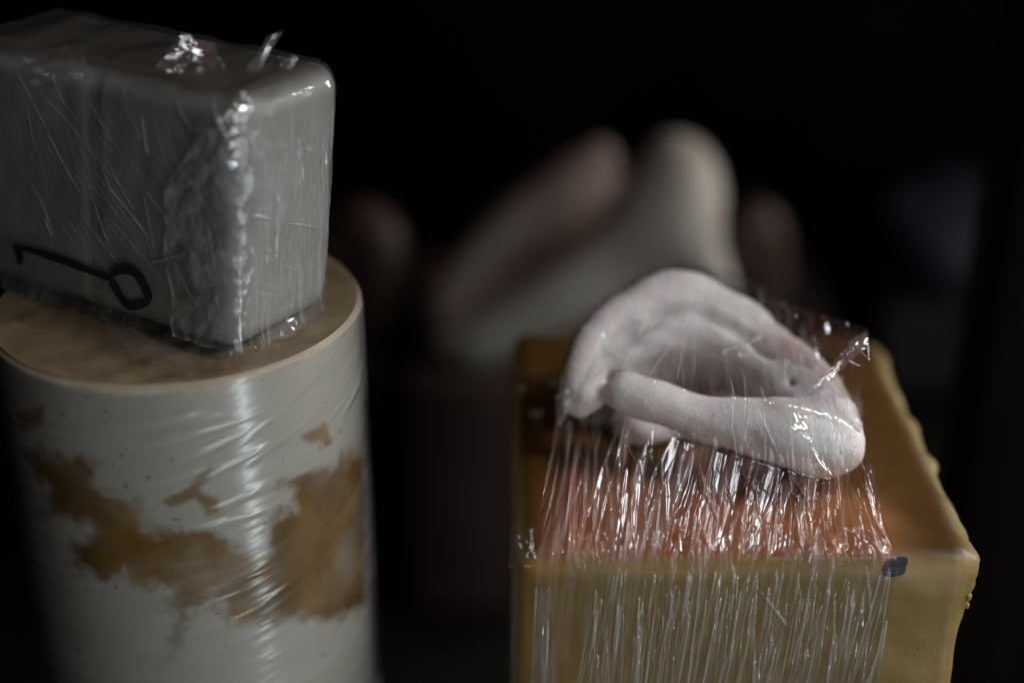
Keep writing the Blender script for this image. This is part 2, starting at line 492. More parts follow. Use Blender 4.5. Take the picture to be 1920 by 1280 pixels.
def sample_sdf(D, lo, h, Q):
    f = (Q - lo) / h
    f = np.clip(f, 0, np.array(D.shape) - 1.001)
    i = f.astype(int); t = f - i
    out = 0
    for a in (0, 1):
        for b_ in (0, 1):
            for c in (0, 1):
                w = (t[..., 0] if a else 1 - t[..., 0]) * (t[..., 1] if b_ else 1 - t[..., 1]) * (t[..., 2] if c else 1 - t[..., 2])
                out = out + w * D[i[..., 0] + a, i[..., 1] + b_, i[..., 2] + c]
    return out

EF = 0.957
helix = chain([(1088, 738, .303, 42), (1100, 690, .308, 44), (1126, 640, .315, 44), (1182, 594, .323, 46), (1270, 558, .328, 48),
               (1370, 598, .326, 46), (1450, 660, .318, 46), (1520, 730, .306, 52), (1552, 795, .294, 60), (1548, 826, .2895, 62)], 60)
lip = chain([(1172, 736, .2985, 36), (1235, 758, .296, 40), (1320, 785, .2935, 44), (1400, 798, .291, 53), (1480, 808, .289, 65), (1545, 820, .289, 68)], 40)
crus = chain([(1470, 735, .310, 44), (1500, 765, .304, 50), (1520, 800, .297, 54)], 16)
scapha = chain([(1158, 672, .313, 36), (1215, 634, .318, 40), (1290, 618, .321, 44), (1370, 640, .319, 44), (1440, 692, .313, 44), (1495, 755, .303, 46)], 40)
top = np.array([scapha[0][int(i)] for i in np.linspace(0, 38, 20)])
bot = EF * catmull([P(1165, 735, .3125), P(1215, 730, .322), P(1290, 722, .331), P(1365, 722, .330), P(1425, 732, .320), P(1480, 770, .306)], 20)
sheet = fillsheet(top, bot, 20, 0.0027)
base = [(EF * catmull([P(1200, 795, .309), P(1330, 805, .311), P(1450, 822, .308), P(1530, 840, .302)], 12), np.full(12, 0.0032))]
# the foot of the cast, hidden under it, that carries it on the block
for q in (0, 4, 8, 11):
    b0 = base[0][0][q]; base.append((np.array([b0, [b0[0], b0[1] + 0.006, BZT - 0.001]]), np.array([0.0045, 0.0065])))
ELO, EHI, EH = np.array([0.004, 0.255, -0.174]), np.array([0.084, 0.336, -0.126]), 0.0007
fold_line = []                       # the crease between the outer rim and the inner fold
for i in range(6, 40):
    q = 0.5 * (helix[0][int(4 + i * 1.1)] + scapha[0][i - 4]); fold_line.append(q * (1 - (0.0052 + 0.0006 * math.sin(i)) / np.linalg.norm(q)))
fold_line = np.array(fold_line)
dent = EF * np.array([P(1524, 796, .281), P(1534, 808, .281)])
ED, EG = build_sdf([helix, scapha, lip, crus] + sheet + base, ELO, EHI, EH, 0.0035, carve=[(fold_line, np.linspace(.0011, .0015, len(fold_line))), (dent, np.array([.0011, .0008]))])
# fine handmade unevenness
ED += 0.0015 * fbm(EG[..., 0] * 80 + EG[..., 2] * 60, EG[..., 1] * 90 + EG[..., 2] * 90, 51, 3)
ED = np.maximum(ED, (BZT + 0.0002) - EG[..., 2])
V, F = surface_nets(ED, ELO, EH)
ear = mesh_np('ear_cast', V, F, M_EAR)
tag(ear, 'white ear cast under taut cling film on the amber block', 'ear cast')

EF = 1.13
# rear ear, far out of focus
rim1 = chain([(846, 640, .452, 34), (930, 615, .450, 44), (1060, 548, .452, 56), (1170, 470, .458, 70), (1250, 395, .464, 92), (1265, 335, .470, 78), (1252, 305, .474, 48)], 40)
rim2 = chain([(846, 628, .458, 34), (850, 570, .468, 46), (905, 490, .478, 52), (985, 410, .486, 54), (1065, 345, .492, 50), (1120, 300, .496, 36)], 36)
sh2 = [(np.array([a + np.array([0, 0, -0.004]), a + np.array([-0.010, 0.012, -0.016])]), np.array([.0075, .005])) for a in rim1[0][4:34:2]]
tail2 = [chain([(1265, 420, .464, 76), (1300, 480, .462, 56), (1330, 540, .462, 46)], 12)]
RLO, RHI, RH = np.array([-0.045, 0.475, -0.277]), np.array([0.113, 0.61, -0.113]), 0.0013
RD, RG = build_sdf([rim1] + sh2 + tail2, RLO, RHI, RH, 0.006)
V, F = surface_nets(np.maximum(RD, -0.2618 - RG[..., 2]), RLO, RH)
ear2 = mesh_np('ear_cast', V, F, M_EAR_REAR)
tag(ear2, 'blurred cream ear cast tilted up behind the amber block', 'ear cast')
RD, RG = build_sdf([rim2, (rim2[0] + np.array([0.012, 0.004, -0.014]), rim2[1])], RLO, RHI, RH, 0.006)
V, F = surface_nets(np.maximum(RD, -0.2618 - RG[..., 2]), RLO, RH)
tag(mesh_np('ear_cast', V, F, M_EAR_REAR_SHADED), 'blurred far lobe of the rear ear cast, its shade put into a darker colour', 'ear cast')

def simple_block(name, x0, x1, y0, y1, zt, mat, label, rot=0.0, r=0.004, z0=ZS, cat='wax block'):
    V, F, N = rounded_box_mesh((x1 - x0) / 2, (y1 - y0) / 2, (zt - z0) / 2, r, 40)
    V = V + N * (0.0010 * fbm(V[:, 0] * 60 + V[:, 1] * 40, V[:, 2] * 60, 3, 3))[:, None]
    c, s = math.cos(rot), math.sin(rot)
    V = np.stack([V[:, 0] * c - V[:, 1] * s + (x0 + x1) / 2, V[:, 0] * s + V[:, 1] * c + (y0 + y1) / 2, V[:, 2] + (zt + z0) / 2], -1)
    return tag(mesh_np(name, V, F, mat), label, cat)
simple_block('plum_block', -0.040, 0.085, 0.498, 0.615, -0.262, M_PLUM, 'dark plum wax block carrying the blurred rear ear cast')


# ------------------------------------------------------------------ cling film
def film_mat(name, k=2.2, rough=0.07, haze=0.05, hazecol=(0.75, 0.76, 0.8)):
    m = bpy.data.materials.new(name); m.use_nodes = True
    nt = m.node_tree; nt.nodes.clear()
    out = nt.nodes.new('ShaderNodeOutputMaterial')
    tr = nt.nodes.new('ShaderNodeBsdfTransparent'); tr.inputs[0].default_value = (0.975, 0.975, 0.975, 1)
    gl = nt.nodes.new('ShaderNodeBsdfGlossy'); gl.inputs['Roughness'].default_value = rough
    fr = nt.nodes.new('ShaderNodeFresnel'); fr.inputs[0].default_value = 1.5
    geo = nt.nodes.new('ShaderNodeNewGeometry')
    # the same reflectance from either side of the sheet
    mi = nt.nodes.new('ShaderNodeMix'); mi.data_type = 'FLOAT'
    nt.links.new(geo.outputs['Backfacing'], mi.inputs[0]); mi.inputs[2].default_value = 1.5; mi.inputs[3].default_value = 1 / 1.5
    nt.links.new(mi.outputs[0], fr.inputs[0])
    mu = nt.nodes.new('ShaderNodeMath'); mu.operation = 'MULTIPLY'; mu.use_clamp = True
    gs = nt.nodes.new('ShaderNodeAttribute'); gs.attribute_name = 'gloss'
    mg = nt.nodes.new('ShaderNodeMath'); mg.operation = 'MULTIPLY'; nt.links.new(gs.outputs['Fac'], mg.inputs[0]); mg.inputs[1].default_value = k
    nt.links.new(fr.outputs[0], mu.inputs[0]); nt.links.new(mg.outputs[0], mu.inputs[1])
    mx = nt.nodes.new('ShaderNodeMixShader')
    nt.links.new(mu.outputs[0], mx.inputs[0]); nt.links.new(tr.outputs[0], mx.inputs[1]); nt.links.new(gl.outputs[0], mx.inputs[2])
    at = nt.nodes.new('ShaderNodeAttribute'); at.attribute_name = 'haze'
    mh = nt.nodes.new('ShaderNodeMath'); mh.operation = 'MULTIPLY'; mh.use_clamp = True
    nt.links.new(at.outputs['Fac'], mh.inputs[0]); mh.inputs[1].default_value = haze
    df = nt.nodes.new('ShaderNodeBsdfDiffuse'); df.inputs[0].default_value = (*hazecol, 1)
    mx2 = nt.nodes.new('ShaderNodeMixShader')
    nt.links.new(mh.outputs[0], mx2.inputs[0]); nt.links.new(mx.outputs[0], mx2.inputs[1]); nt.links.new(df.outputs[0], mx2.inputs[2])
    nt.links.new(mx2.outputs[0], out.inputs[0])
    tg = nt.nodes.new('ShaderNodeAttribute'); tg.attribute_name = 'tinge'
    nt.links.new(mixcol(nt, tg.outputs['Fac'], (0.988, 0.988, 0.988), (0.95, 0.82, 0.79)), tr.inputs[0])
    nt.links.new(mixcol(nt, tg.outputs['Fac'], hazecol, (0.92, 0.46, 0.36)), df.inputs[0])
    return m
M_FILM = film_mat('cling_film_taut')
M_FILM_CYL = film_mat('cling_film_tight', k=2.4, rough=0.20, haze=0.08)
M_FILM_MILKY = film_mat('cling_film_milky', k=2.0, rough=0.10, haze=0.13, hazecol=(0.72, 0.73, 0.80))
M_FILM_SOFT = film_mat('cling_film_clinging', k=2.0, rough=0.10, haze=0.10)

def grid_normals(G):
    du = np.gradient(G, axis=1); dv = np.gradient(G, axis=0)
    n = np.cross(du, dv); return n / np.maximum(np.linalg.norm(n, axis=-1, keepdims=True), 1e-12)

HZ = None                        # where set: whitening of the sharp creases of the sheet being built
def streak(H, Sx, T, sc, tc, w, h, kind='ridge', taper=0.25):
    """raise a pleat along the centre line (sc over tc); Sx is (cols,), T is (rows,)"""
    o = np.argsort(tc); tc, sc = np.asarray(tc, float)[o], np.asarray(sc, float)[o]
    rows = np.where((T >= tc[0]) & (T <= tc[-1]))[0]
    if len(rows) < 2: return
    t = T[rows]; f = (t - tc[0]) / (tc[-1] - tc[0] + 1e-9)
    amp = smooth(0, taper, f) * smooth(0, taper, 1 - f)
    c = np.interp(t, tc, sc)
    c0_, c1_ = np.searchsorted(Sx, [c.min() - 4 * w, c.max() + 4 * w])
    if c1_ - c0_ < 2: return
    x = (Sx[None, c0_:c1_] - c[:, None]) / (w * (0.35 + 0.65 * amp))[:, None]
    if kind == 'ridge': p = np.exp(-x * x)
    elif kind == 'flat': p = 1 / (1 + x ** 6)
    else: p = np.maximum(0, 1 - np.abs(x))
    H[rows[0]:rows[-1] + 1, c0_:c1_] += h * amp[:, None] * p
    if HZ is not None:
        q = np.exp(-((x - 0.3) / 0.45) ** 2) if kind != 'flat' else np.exp(-((np.abs(x) - 1.0) / 0.25) ** 2) + 0.25 * p
        HZ[rows[0]:rows[-1] + 1, c0_:c1_] = np.maximum(HZ[rows[0]:rows[-1] + 1, c0_:c1_], amp[:, None] * q * min(abs(h) / w, 1.0) * hash2(np.array(int(sc[0] * 977)), np.array(int(tc[0] * 613)), 5))

# ---- film stretched over the ear and down the front of the amber block
def box_sd(Q, r=0.005):
    q = np.abs(Q - bc) - (bh - r)
    return np.linalg.norm(np.maximum(q, 0), axis=-1) + np.minimum(q.max(-1), 0) - r
def body_sd(Q):
    e = sample_sdf(ED, ELO, EH, Q)
    inside = ((Q > ELO) & (Q < EHI)).all(-1)
    return np.minimum(np.where(inside, e, 1.0), box_sd(Q))
def push_out(G, off, it=3):
    e = 0.0004
    for _ in range(it):
        d = body_sd(G); m_ = d < off
        if not m_.any(): break
        Q = G[m_]
        g = np.stack([body_sd(Q + np.eye(3)[i] * e) - body_sd(Q - np.eye(3)[i] * e) for i in range(3)], -1)
        g /= np.maximum(np.linalg.norm(g, axis=-1, keepdims=True), 1e-6)
        G[m_] = Q + g * (off - d[m_])[:, None]
    return G

NU = 840
def guide(pts): return 0.957 * catmull([P(*q) for q in pts], NU)
R0 = guide([(1048, 700, .312), (1085, 615, .322), (1160, 548, .332), (1265, 497, .338), (1345, 500, .338), (1420, 535, .335), (1500, 600, .325), (1570, 690, .308), (1612, 790, .292)])
RM = guide([(1042, 740, .296), (1085, 722, .299), (1180, 700, .289), (1290, 728, .2845), (1380, 743, .282), (1460, 752, .2805), (1530, 768, .280), (1580, 790, .281), (1614, 815, .2825)])
R1 = guide([(1042, 785, .2965), (1085, 795, .295), (1180, 790, .2870), (1290, 822, .2830), (1380, 850, .2810), (1460, 872, .2795), (1530, 888, .279), (1580, 880, .2795), (1614, 832, .282)])
uu = np.linspace(0, 1, NU)
R2 = np.stack([0.0039 + 0.0703 * uu, np.full(NU, .2496), np.full(NU, BZT + 0.0004)], -1)
R3 = np.stack([0.0062 + 0.0673 * uu, np.full(NU, .2494), np.full(NU, BZT - 0.046)], -1)
def lerp_rows(A_, B_, n): 
    t = np.linspace(0, 1, n, endpoint=False)[:, None, None]
    return A_ * (1 - t) + B_ * t
n0, n1, n2 = 150, 300, 250
G = np.concatenate([lerp_rows(R0, RM, 100), lerp_rows(RM, R1, n0 - 100), lerp_rows(R1, R2, n1), lerp_rows(R2, R3, n2)])
G = push_out(G, 0.0005)
for rnd in range(7):
    for _ in range(14):
        K = G.copy()
        K[1:-1] = 0.5 * G[1:-1] + 0.25 * (G[:-2] + G[2:])
        K[:, 1:-1] = 0.5 * K[:, 1:-1] + 0.25 * (K[:, :-2] + K[:, 2:])
        G = K
    G = push_out(G, 0.0005, 1)
NRM = grid_normals(G)
if NRM[n0 + 100, NU // 2, 1] > 0: NRM = -NRM
T = np.concatenate([np.linspace(-45, 0, n0, endpoint=False), np.linspace(0, 40, n1, endpoint=False), np.linspace(40, 86, n2, endpoint=False)])
SX = uu * 70.0
H = np.zeros((len(T), NU)); HZ = np.zeros((len(T), NU))
g = np.random.default_rng(11)
kinds = ['ridge', 'flat', 'tri', 'ridge']
def fan(s): return (s - 35) / 35.0
for _ in range(190):                                   # pleats of the tent between ear and edge
    s0 = g.uniform(1, 69); ta = g.uniform(-4, 26); L = g.uniform(12, 44); tb = min(ta + L, 43)
    sl = 0.10 * fan(s0) + g.normal(0, 0.07)
    w = g.uniform(0.12, 0.55) * (1.6 if g.random() < 0.12 else 1); h = w * g.uniform(0.35, 1.1)
    k_ = 5; tc = np.linspace(ta, tb, k_); sc = s0 + sl * (tc - ta) + np.cumsum(g.normal(0, 0.08, k_))
    streak(H, SX, T, sc, tc, w, h * (1 if g.random() < 0.8 else -0.6), kinds[g.integers(4)], 0.4)
for _ in range(40):                                    # criss-crossing hair creases
    s0 = g.uniform(4, 66); ta = g.uniform(2, 28); L = g.uniform(5, 16); sl = g.choice([-1, 1]) * g.uniform(0.25, 0.8)
    w = g.uniform(0.08, 0.16); tc = np.linspace(ta, min(ta + L, 40), 4); streak(H, SX, T, s0 + sl * (tc - ta), tc, w, w * g.uniform(0.5, 1), 'ridge')
for _ in range(80):                                    # short crumples gathered at the edge
    s0 = g.uniform(6, 69); ta = g.uniform(30, 38); tb = ta + g.uniform(3, 8)
    w = g.uniform(0.12, 0.5); tc = np.linspace(ta, tb, 4); sc = s0 + np.cumsum(g.normal(0, 0.35, 4))
    streak(H, SX, T, sc, tc, w, w * g.uniform(0.4, 1.0), kinds[g.integers(4)])
for _ in range(420):                                   # folds lying on the front face
    s0 = np.clip(g.normal(40, 18), 12, 69); ta = g.uniform(39, 62); tb = ta + g.uniform(6, 34)
    sl = -0.10 + g.normal(0, 0.05)
    w = g.uniform(0.10, 0.35) * (2.2 if g.random() < 0.15 else 1); h = w * g.uniform(0.2, 0.6)
    tc = np.linspace(ta, tb, 5); sc = s0 + sl * (tc - ta) + np.cumsum(g.normal(0, 0.15, 5))
    streak(H, SX, T, sc, tc, w, h, kinds[g.integers(4)])
for _ in range(260):                                   # fine radiating scratches where it lies on the ear
    s0 = g.uniform(2, 68); ta = g.uniform(-45, -6); tb = ta + g.uniform(4, 22)
    sl = 0.25 * fan(s0) + g.normal(0, 0.25); w = g.uniform(0.07, 0.2)
    tc = np.linspace(ta, min(tb, 2), 4); streak(H, SX, T, s0 + sl * (tc - ta), tc, w, w * g.uniform(0.25, 0.8), kinds[g.integers(4)])
TT, SS = np.meshgrid(T, SX, indexing='ij')
PXG = proj(G)
def trace(pts, w, h, kind='flat', taper=0.35):
    """a pleat whose course was read off the photograph, laid on the sheet"""
    sc, tc = [], []
    for x, y in pts:
        d = (PXG[n0 - 30:, :, 0] - x) ** 2 + (PXG[n0 - 30:, :, 1] - y) ** 2
        i, j = np.unravel_index(np.argmin(d), d.shape)
        sc.append(SX[j]); tc.append(T[i + n0 - 30])
    streak(H, SX, T, sc, tc, w, h, kind, taper)
def crop(x0, y0, k, lists, w, h, kind='flat'):
    for j, pts in enumerate(lists):
        trace([(x0 + a * k, y0 + b_ * k) for a, b_ in pts], w * (0.75 + 0.5 * ((j * 37) % 10) / 10), h * (0.75 + 0.5 * ((j * 53) % 10) / 10), kind)
crop(1060, 840, .1718, [[(225, 140), (130, 440), (40, 740)], [(440, 0), (330, 440), (160, 910)], [(800, 0), (740, 330), (715, 600)], [(1460, 200), (1470, 380), (1500, 560)], [(990, 800), (940, 1200)], [(1260, 50), (1200, 350), (1150, 560)]], 0.50, 0.55)
crop(1060, 840, .1718, [[(550, 0), (470, 420), (340, 950)], [(570, 230), (575, 560), (630, 900)], [(715, 560), (720, 900), (670, 1160)], [(1040, 100), (1050, 350), (1060, 490)], [(1150, 560), (1190, 820), (1100, 1180)], [(1440, 560), (1400, 700), (1350, 1180)], [(820, 100), (880, 880), (905, 1120)], [(1000, 100), (870, 680)], [(940, 640), (890, 880)], [(300, 560), (310, 1080)], [(480, 430), (510, 980)]], 0.26, 0.34, 'ridge')
crop(1280, 840, .18745, [[(170, 200), (230, 470), (380, 800)], [(740, 770), (670, 1000), (640, 1100)], [(1310, 900), (1280, 1180)], [(1110, 510), (1140, 900), (1270, 1240)], [(160, 760), (220, 950)], [(360, 430), (380, 600)]], 0.5, 0.55)
crop(1280, 840, .18745, [[(380, 170), (470, 500), (590, 790), (650, 880)], [(540, 30), (620, 330), (720, 450), (790, 800)], [(930, 0), (1060, 270), (1200, 480), (1320, 700)], [(1190, 520), (1240, 850), (1260, 1150)], [(870, 510), (1100, 850)], [(880, 520), (780, 760)], [(820, 740), (860, 1100)], [(700, 560), (690, 900)], [(1040, 0), (1055, 260), (1100, 500)], [(130, 660), (100, 800), (70, 1080)], [(300, 850), (300, 1190)], [(300, 160), (300, 700)], [(570, 800), (600, 1040)]], 0.26, 0.34, 'ridge')
crop(1500, 840, .2031, [[(340, 0), (360, 400), (390, 640)], [(430, 200), (540, 640), (540, 900)], [(545, 440), (740, 740)], [(750, 440), (730, 740)], [(190, 600), (290, 970)], [(210, 60), (205, 450)], [(520, 20), (620, 260), (700, 500)]], 0.28, 0.36, 'ridge')
crop(1500, 840, .2031, [[(660, 130), (600, 400), (680, 540)], [(370, 660), (400, 1000)], [(120, 800), (95, 1130)]], 0.9, 0.7)
crop(940, 1020, .2031, [[(430, 640), (400, 1280)], [(1040, 240), (960, 640)], [(980, 720), (900, 1280)], [(1360, 450), (1350, 900)], [(1660, 350), (1560, 760), (1520, 900)], [(1220, 720), (1190, 1280)], [(1470, 450), (1350, 1280)], [(920, 460), (880, 700)]], 0.34, 0.26)
crop(1300, 1020, .2083, [[(520, 180), (420, 450), (330, 900), (310, 1248)], [(560, 370), (730, 590), (870, 780)], [(1060, 260), (1020, 520), (940, 950), (900, 1240)], [(1120, 260), (1050, 700), (950, 1240)], [(1460, 280), (1380, 760), (1330, 1140)], [(1400, 290), (1300, 1040)], [(1540, 140), (1580, 450), (1570, 820)], [(1260, 350), (1250, 700), (1270, 1200)], [(500, 560), (480, 900)], [(970, 350), (880, 900)], [(1740, 640), (1670, 1100)]], 0.34, 0.26)
tent = smooth(-6, 4, TT) * smooth(44, 34, TT)
H += tent * (0.9 * fbm(SS * 0.30, TT * 0.022, 61, 3) + 0.15 * fbm(SS * 1.6, TT * 0.035, 62, 3))
face = smooth(40, 44, TT)
H += face * (0.16 * fbm(SS * 0.5, TT * 0.05, 63, 3) + 0.05 * fbm(SS * 2.2, TT * 0.18, 64, 2))
H += (1 - tent - face) * 0.12 * fbm(SS * 0.6, TT * 0.2, 65, 3)
H = np.where(TT > 37, np.maximum(H, 0.0) , H)
G2 = G + NRM * (H * 0.001)[..., None]
G2 = push_out(G2, 0.00012, 2)
hz = np.clip(0.3 + 1.4 * fbm(SS * 0.9 + TT * 0.09, TT * 0.05, 71, 4), 0, 1.5) * (1.0 + 0.7 * face + 2.6 * tent + 3.0 * tent * smooth(16, 36, TT))
hz = hz + HZ * (7.0 + 6.0 * smooth(0, -5, TT) + 4.0 * face); HZ = None
tng = np.clip(tent * (0.58 + 0.3 * smooth(50, 68, SS) + 0.9 * fbm(SS * 0.5, TT * 0.06, 81, 3)), 0, 1)
gls = (0.85 + 0.15 * smooth(-7, 0, TT)) * (1 - 0.5 * smooth(-2, 1, TT) * smooth(20, 6, TT)) * (1 - 0.75 * np.exp(-((TT - 40.5) / 2.0) ** 2))
film_r = empty('cling_film', (0.04, .25, BZT))
tag(film_r, 'crinkled clear cling film stretched over the white ear and amber block', 'cling film')
mesh_np('film_sheet', G2.reshape(-1, 3), grid_faces(*H.shape), M_FILM, film_r, attrs={'haze': hz.ravel(), 'tinge': tng.ravel(), 'gloss': gls.ravel()})

def patch(corners, nr, nc, fn, mat, name, parent, haze=0.6, tinge=0.0):
    """film scrap spanning four 3-D corners (tl, tr, bl, br); fn(u, v) -> height in mm along its normal"""
    tl, tr, bl, br = [np.asarray(q) for q in corners]
    v, u = np.meshgrid(np.linspace(0, 1, nr), np.linspace(0, 1, nc), indexing='ij')
    B = (tl * (1 - u[..., None]) + tr * u[..., None]) * (1 - v[..., None]) + (bl * (1 - u[..., None]) + br * u[..., None]) * v[..., None]
    n = grid_normals(B)
    if n[nr // 2, nc // 2, 1] > 0: n = -n
    B = B + n * (fn(u, v) * 0.001)[..., None]
    hz_ = np.full(B.shape[:2], haze) if np.isscalar(haze) else haze(u, v)
    tg_ = np.full(B.shape[:2], tinge)
    return mesh_np(name, B.reshape(-1, 3), grid_faces(nr, nc), mat, parent, attrs={'haze': hz_.ravel(), 'tinge': tg_.ravel()})

def crumple(u, v, seed, n=9, amp=1.0, f=3.0):
    """sharp-edged folds: triangle waves in random directions"""
    g_ = np.random.default_rng(seed); h = 0
    for k in range(n):
        a_ = g_.uniform(0, math.pi); q = (u * math.cos(a_) + v * math.sin(a_)) * f * g_.uniform(0.6, 2.2) + g_.uniform(0, 5)
        q = q + 0.35 * vnoise(u * 4, v * 4, seed + k)
        h = h + g_.uniform(0.4, 1) * np.abs(2 * (q - np.floor(q + 0.5))) / (1 + 0.25 * k)
    return amp * (h - 1.5) / 2

# standing fold of the film behind the right end of the ear
patch([P(1436, 556, .306), P(1628, 616, .290), P(1478, 716, .290), P(1614, 800, .277)], 110, 130,
      lambda u, v: crumple(u * 1.2, v * 0.6, 5, 6, 1.6, 2.2) + 0.5 * fbm(u * 24, v * 5, 3, 3), M_FILM_SOFT, 'standing_fold', film_r, 0.30, 0.8)
patch([P(1596, 640, .287), P(1629, 616, .2895), P(1532, 716, .284), P(1552, 722, .283)], 90, 50,
      lambda u, v: 0.8 * crumple(u, v * 2, 8, 5, 1.2, 2.0) + 0.35 * fbm(u * 3, v * 26, 4, 3), M_FILM, 'folded_hem', film_r, 1.2, 0.35)
# the turned-over corner of the film above the ink mark
patch([P(1585, 980, .2545), P(1632, 1000, .2535), P(1620, 1030, .2505), P(1676, 1030, .2500)], 60, 80,
      lambda u, v: 0.5 + crumple(u, v, 13, 6, 1.1, 1.6), M_FILM, 'turned_corner', film_r, 0.8, 0.5)
# scraps clinging to the left margin of the block
yf = BY0 - 0.0004
patch([P(1003, 1100, yf), P(1036, 1098, yf), P(990, 1330, yf), P(1040, 1330, yf)], 160, 50,
      lambda u, v: 0.15 + 0.22 * fbm(u * 6, v * 3, 21, 4) + 0.3 * np.exp(-((u - 0.45) / 0.12) ** 2) * smooth(0.2, 0.4, v) + 0.2 * np.exp(-((u - 0.02) / 0.05) ** 2),
      M_FILM_SOFT, 'film_strip', film_r, lambda u, v: 0.9 + 1.2 * fbm(u * 4, v * 6, 6, 3))
patch([P(954, 985, .2512), P(1000, 990, .2512), P(955, 1062, yf), P(1008, 1062, yf)], 60, 60,
      lambda u, v: 0.5 * smooth(0, .3, u) + crumple(u, v, 33, 6, 0.8, 1.5), M_FILM, 'film_strip', film_r, 0.35)
zt = BZT + 0.0006
patch([PZ(974, 700, zt), PZ(1062, 690, zt), PZ(976, 800, zt), PZ(1046, 800, zt)], 90, 90,
      lambda u, v: 0.3 + crumple(u, v, 45, 7, 1.0, 1.6), M_FILM_SOFT, 'film_strip', film_r,
      lambda u, v: 3.0 * smooth(0.12, 0.3, fbm(u * 5, v * 4, 18, 4)))

# --- ink mark on the amber block near the right end of the film
def march(px, py, off):
    u_, v_ = (px - 960) / FPX, -(py - 640) / FPX
    d = np.array([u_, CP + v_ * SP, -SP + v_ * CP]); d /= np.linalg.norm(d); t = 0.2
    for _ in range(40): t += float(box_sd((d * t)[None])[0]) - off
    return d * t
def onto_front(px, py):
    q = PZ(px, py, BZT + 0.0001)
    return q if q[1] > BY0 + 0.003 else P(px, py, BY0 - 0.0006)
decal('ink_mark', [(1664, 1047), (1700, 1044), (1698, 1068), (1690, 1078), (1662, 1081), (1657, 1066)], lambda x, y: march(x, y, 0.0005), M_INK, amber, 3, rag=0.8)['label'] = 'smudged black ink mark at the top edge'
# drips of wax hanging from the ragged edge
for k, (x, y, r_) in enumerate([(1822, 1118, 7), (1818, 1134, 5)]):
    c_ = P(x - r_ * 1.0, y, BY0 + 0.002 + 0.001 * k); rr_ = r_ * 0.0001
    th, ph = np.meshgrid(np.linspace(0, math.pi, 14), np.linspace(0, 2 * math.pi, 18, endpoint=False), indexing='ij')
    q = np.stack([np.sin(th) * np.cos(ph), np.sin(th) * np.sin(ph), 1.35 * np.cos(th)], -1)
    q = q * (1 + 0.3 * fbm(th * 2 + k, ph, k, 2))[..., None] * rr_ + c_
    mesh_np('wax_drip', q.reshape(-1, 3), grid_faces(14, 18, True)[:, ::-1], M_AMBER, amber, attrs={'tint': np.ones((q.size // 3, 3))})

# ---- film round the grey block and the cylinder
film_l = empty('cling_film', (CC[0], CC[1], CZ))
tag(film_l, 'milky cling film wrapped around the grey block and cream cylinder, black pen line on it', 'cling film')
NW, NH = 480, 300
path = np.linspace(-LL + 0.001, LR + 0.001, NW)                 # left of the corner negative, right positive
hh = np.linspace(BH - 0.0005, -0.0004, NH)
HH, PP = np.meshgrid(hh, path, indexing='ij')
rc = 0.0017
a_ = (-PP + np.sqrt(PP ** 2 + 4 * rc ** 2)) / 2; b_ = (PP + np.sqrt(PP ** 2 + 4 * rc ** 2)) / 2
RB = 0.0055
def tuck(x, L):                                                # how far the film turns in over a rounded edge at L
    t = np.clip((x - (L - RB)) / RB, 0, 0.97); return RB - RB * np.sqrt(1 - t * t)
b_ = np.minimum(b_, LR - 0.0002); inward = tuck(HH, BH)
a_ = a_ + tuck(b_, LR) + np.where(PP > 0, inward, 0); b_ = b_ + np.where(PP <= 0, inward, 0)
Bq = block_xyz(a_.ravel(), b_.ravel(), HH.ravel()).reshape(NH, NW, 3)
nl = np.array([-dr[0], -dr[1], 0.05]); nr_ = np.array([-dl[0], -dl[1], 0.0]) * 1.0
nr_ = np.array([0.839, -0.544, 0.0]); nl = np.array([-0.544, -0.839, 0.0])
mixw = smooth(-3.2 * rc, 3.2 * rc, PP)[..., None]
nb = nl * (1 - mixw) + nr_ * mixw; nb /= np.linalg.norm(nb, axis=-1, keepdims=True)
Hm = np.zeros((NH, NW)); HZ = np.zeros((NH, NW)); PX_ = path * 1000; TH = (BH - hh) * 1000
g = np.random.default_rng(23)
for _ in range(150):                                            # vertical drags on the right face
    s0 = g.uniform(2, 31); ta = g.uniform(2, 40); tb = ta + g.uniform(4, 22); w = g.uniform(0.1, 0.3); tc = np.linspace(ta, min(tb, 53), 4)
    streak(Hm, PX_, TH, s0 + (g.normal(0.04, 0.06)) * (tc - ta), tc, w, w * g.uniform(0.2, 0.8), ['ridge', 'flat', 'tri'][g.integers(3)])
for _ in range(130):                                            # slanting drags on the left face
    s0 = g.uniform(-62, -4); ta = g.uniform(0, 34); tb = ta + g.uniform(3, 16); w = g.uniform(0.1, 0.35); tc = np.linspace(ta, min(tb, 53), 4)
    streak(Hm, PX_, TH, s0 + g.uniform(0.2, 1.6) * (tc - ta), tc, w, w * g.uniform(0.2, 0.8), ['ridge', 'flat', 'tri'][g.integers(3)])
for _ in range(46):                                             # tension folds pulling away from the front corner
    sg = g.choice([-1, 1]); ta = g.uniform(1, 40); tb = ta + g.uniform(2, 9); w = g.uniform(0.12, 0.4); tc = np.linspace(ta, min(tb, 52), 4)
    s0 = sg * g.uniform(1, 8); streak(Hm, PX_, TH, s0 + sg * g.uniform(0.6, 2.6) * (tc - ta), tc, w, w * g.uniform(0.3, 0.9), ['ridge', 'flat', 'tri'][g.integers(3)], 0.4)
TTm, SSm = np.meshgrid(TH, PX_, indexing='ij')
corner = np.exp(-(SSm / 3.2) ** 2)
Hm += 0.55 + 0.22 * fbm(SSm * 0.25, TTm * 0.12, 91, 4) + corner * (0.9 * np.abs(fbm(SSm * 0.22 - TTm * 0.12, TTm * 0.42, 92, 4)) + 0.35 * vnoise(SSm * 0.5, TTm * 1.1, 93)) * smooth(42, 20, TTm)
Hm = np.maximum(Hm, 0.40)
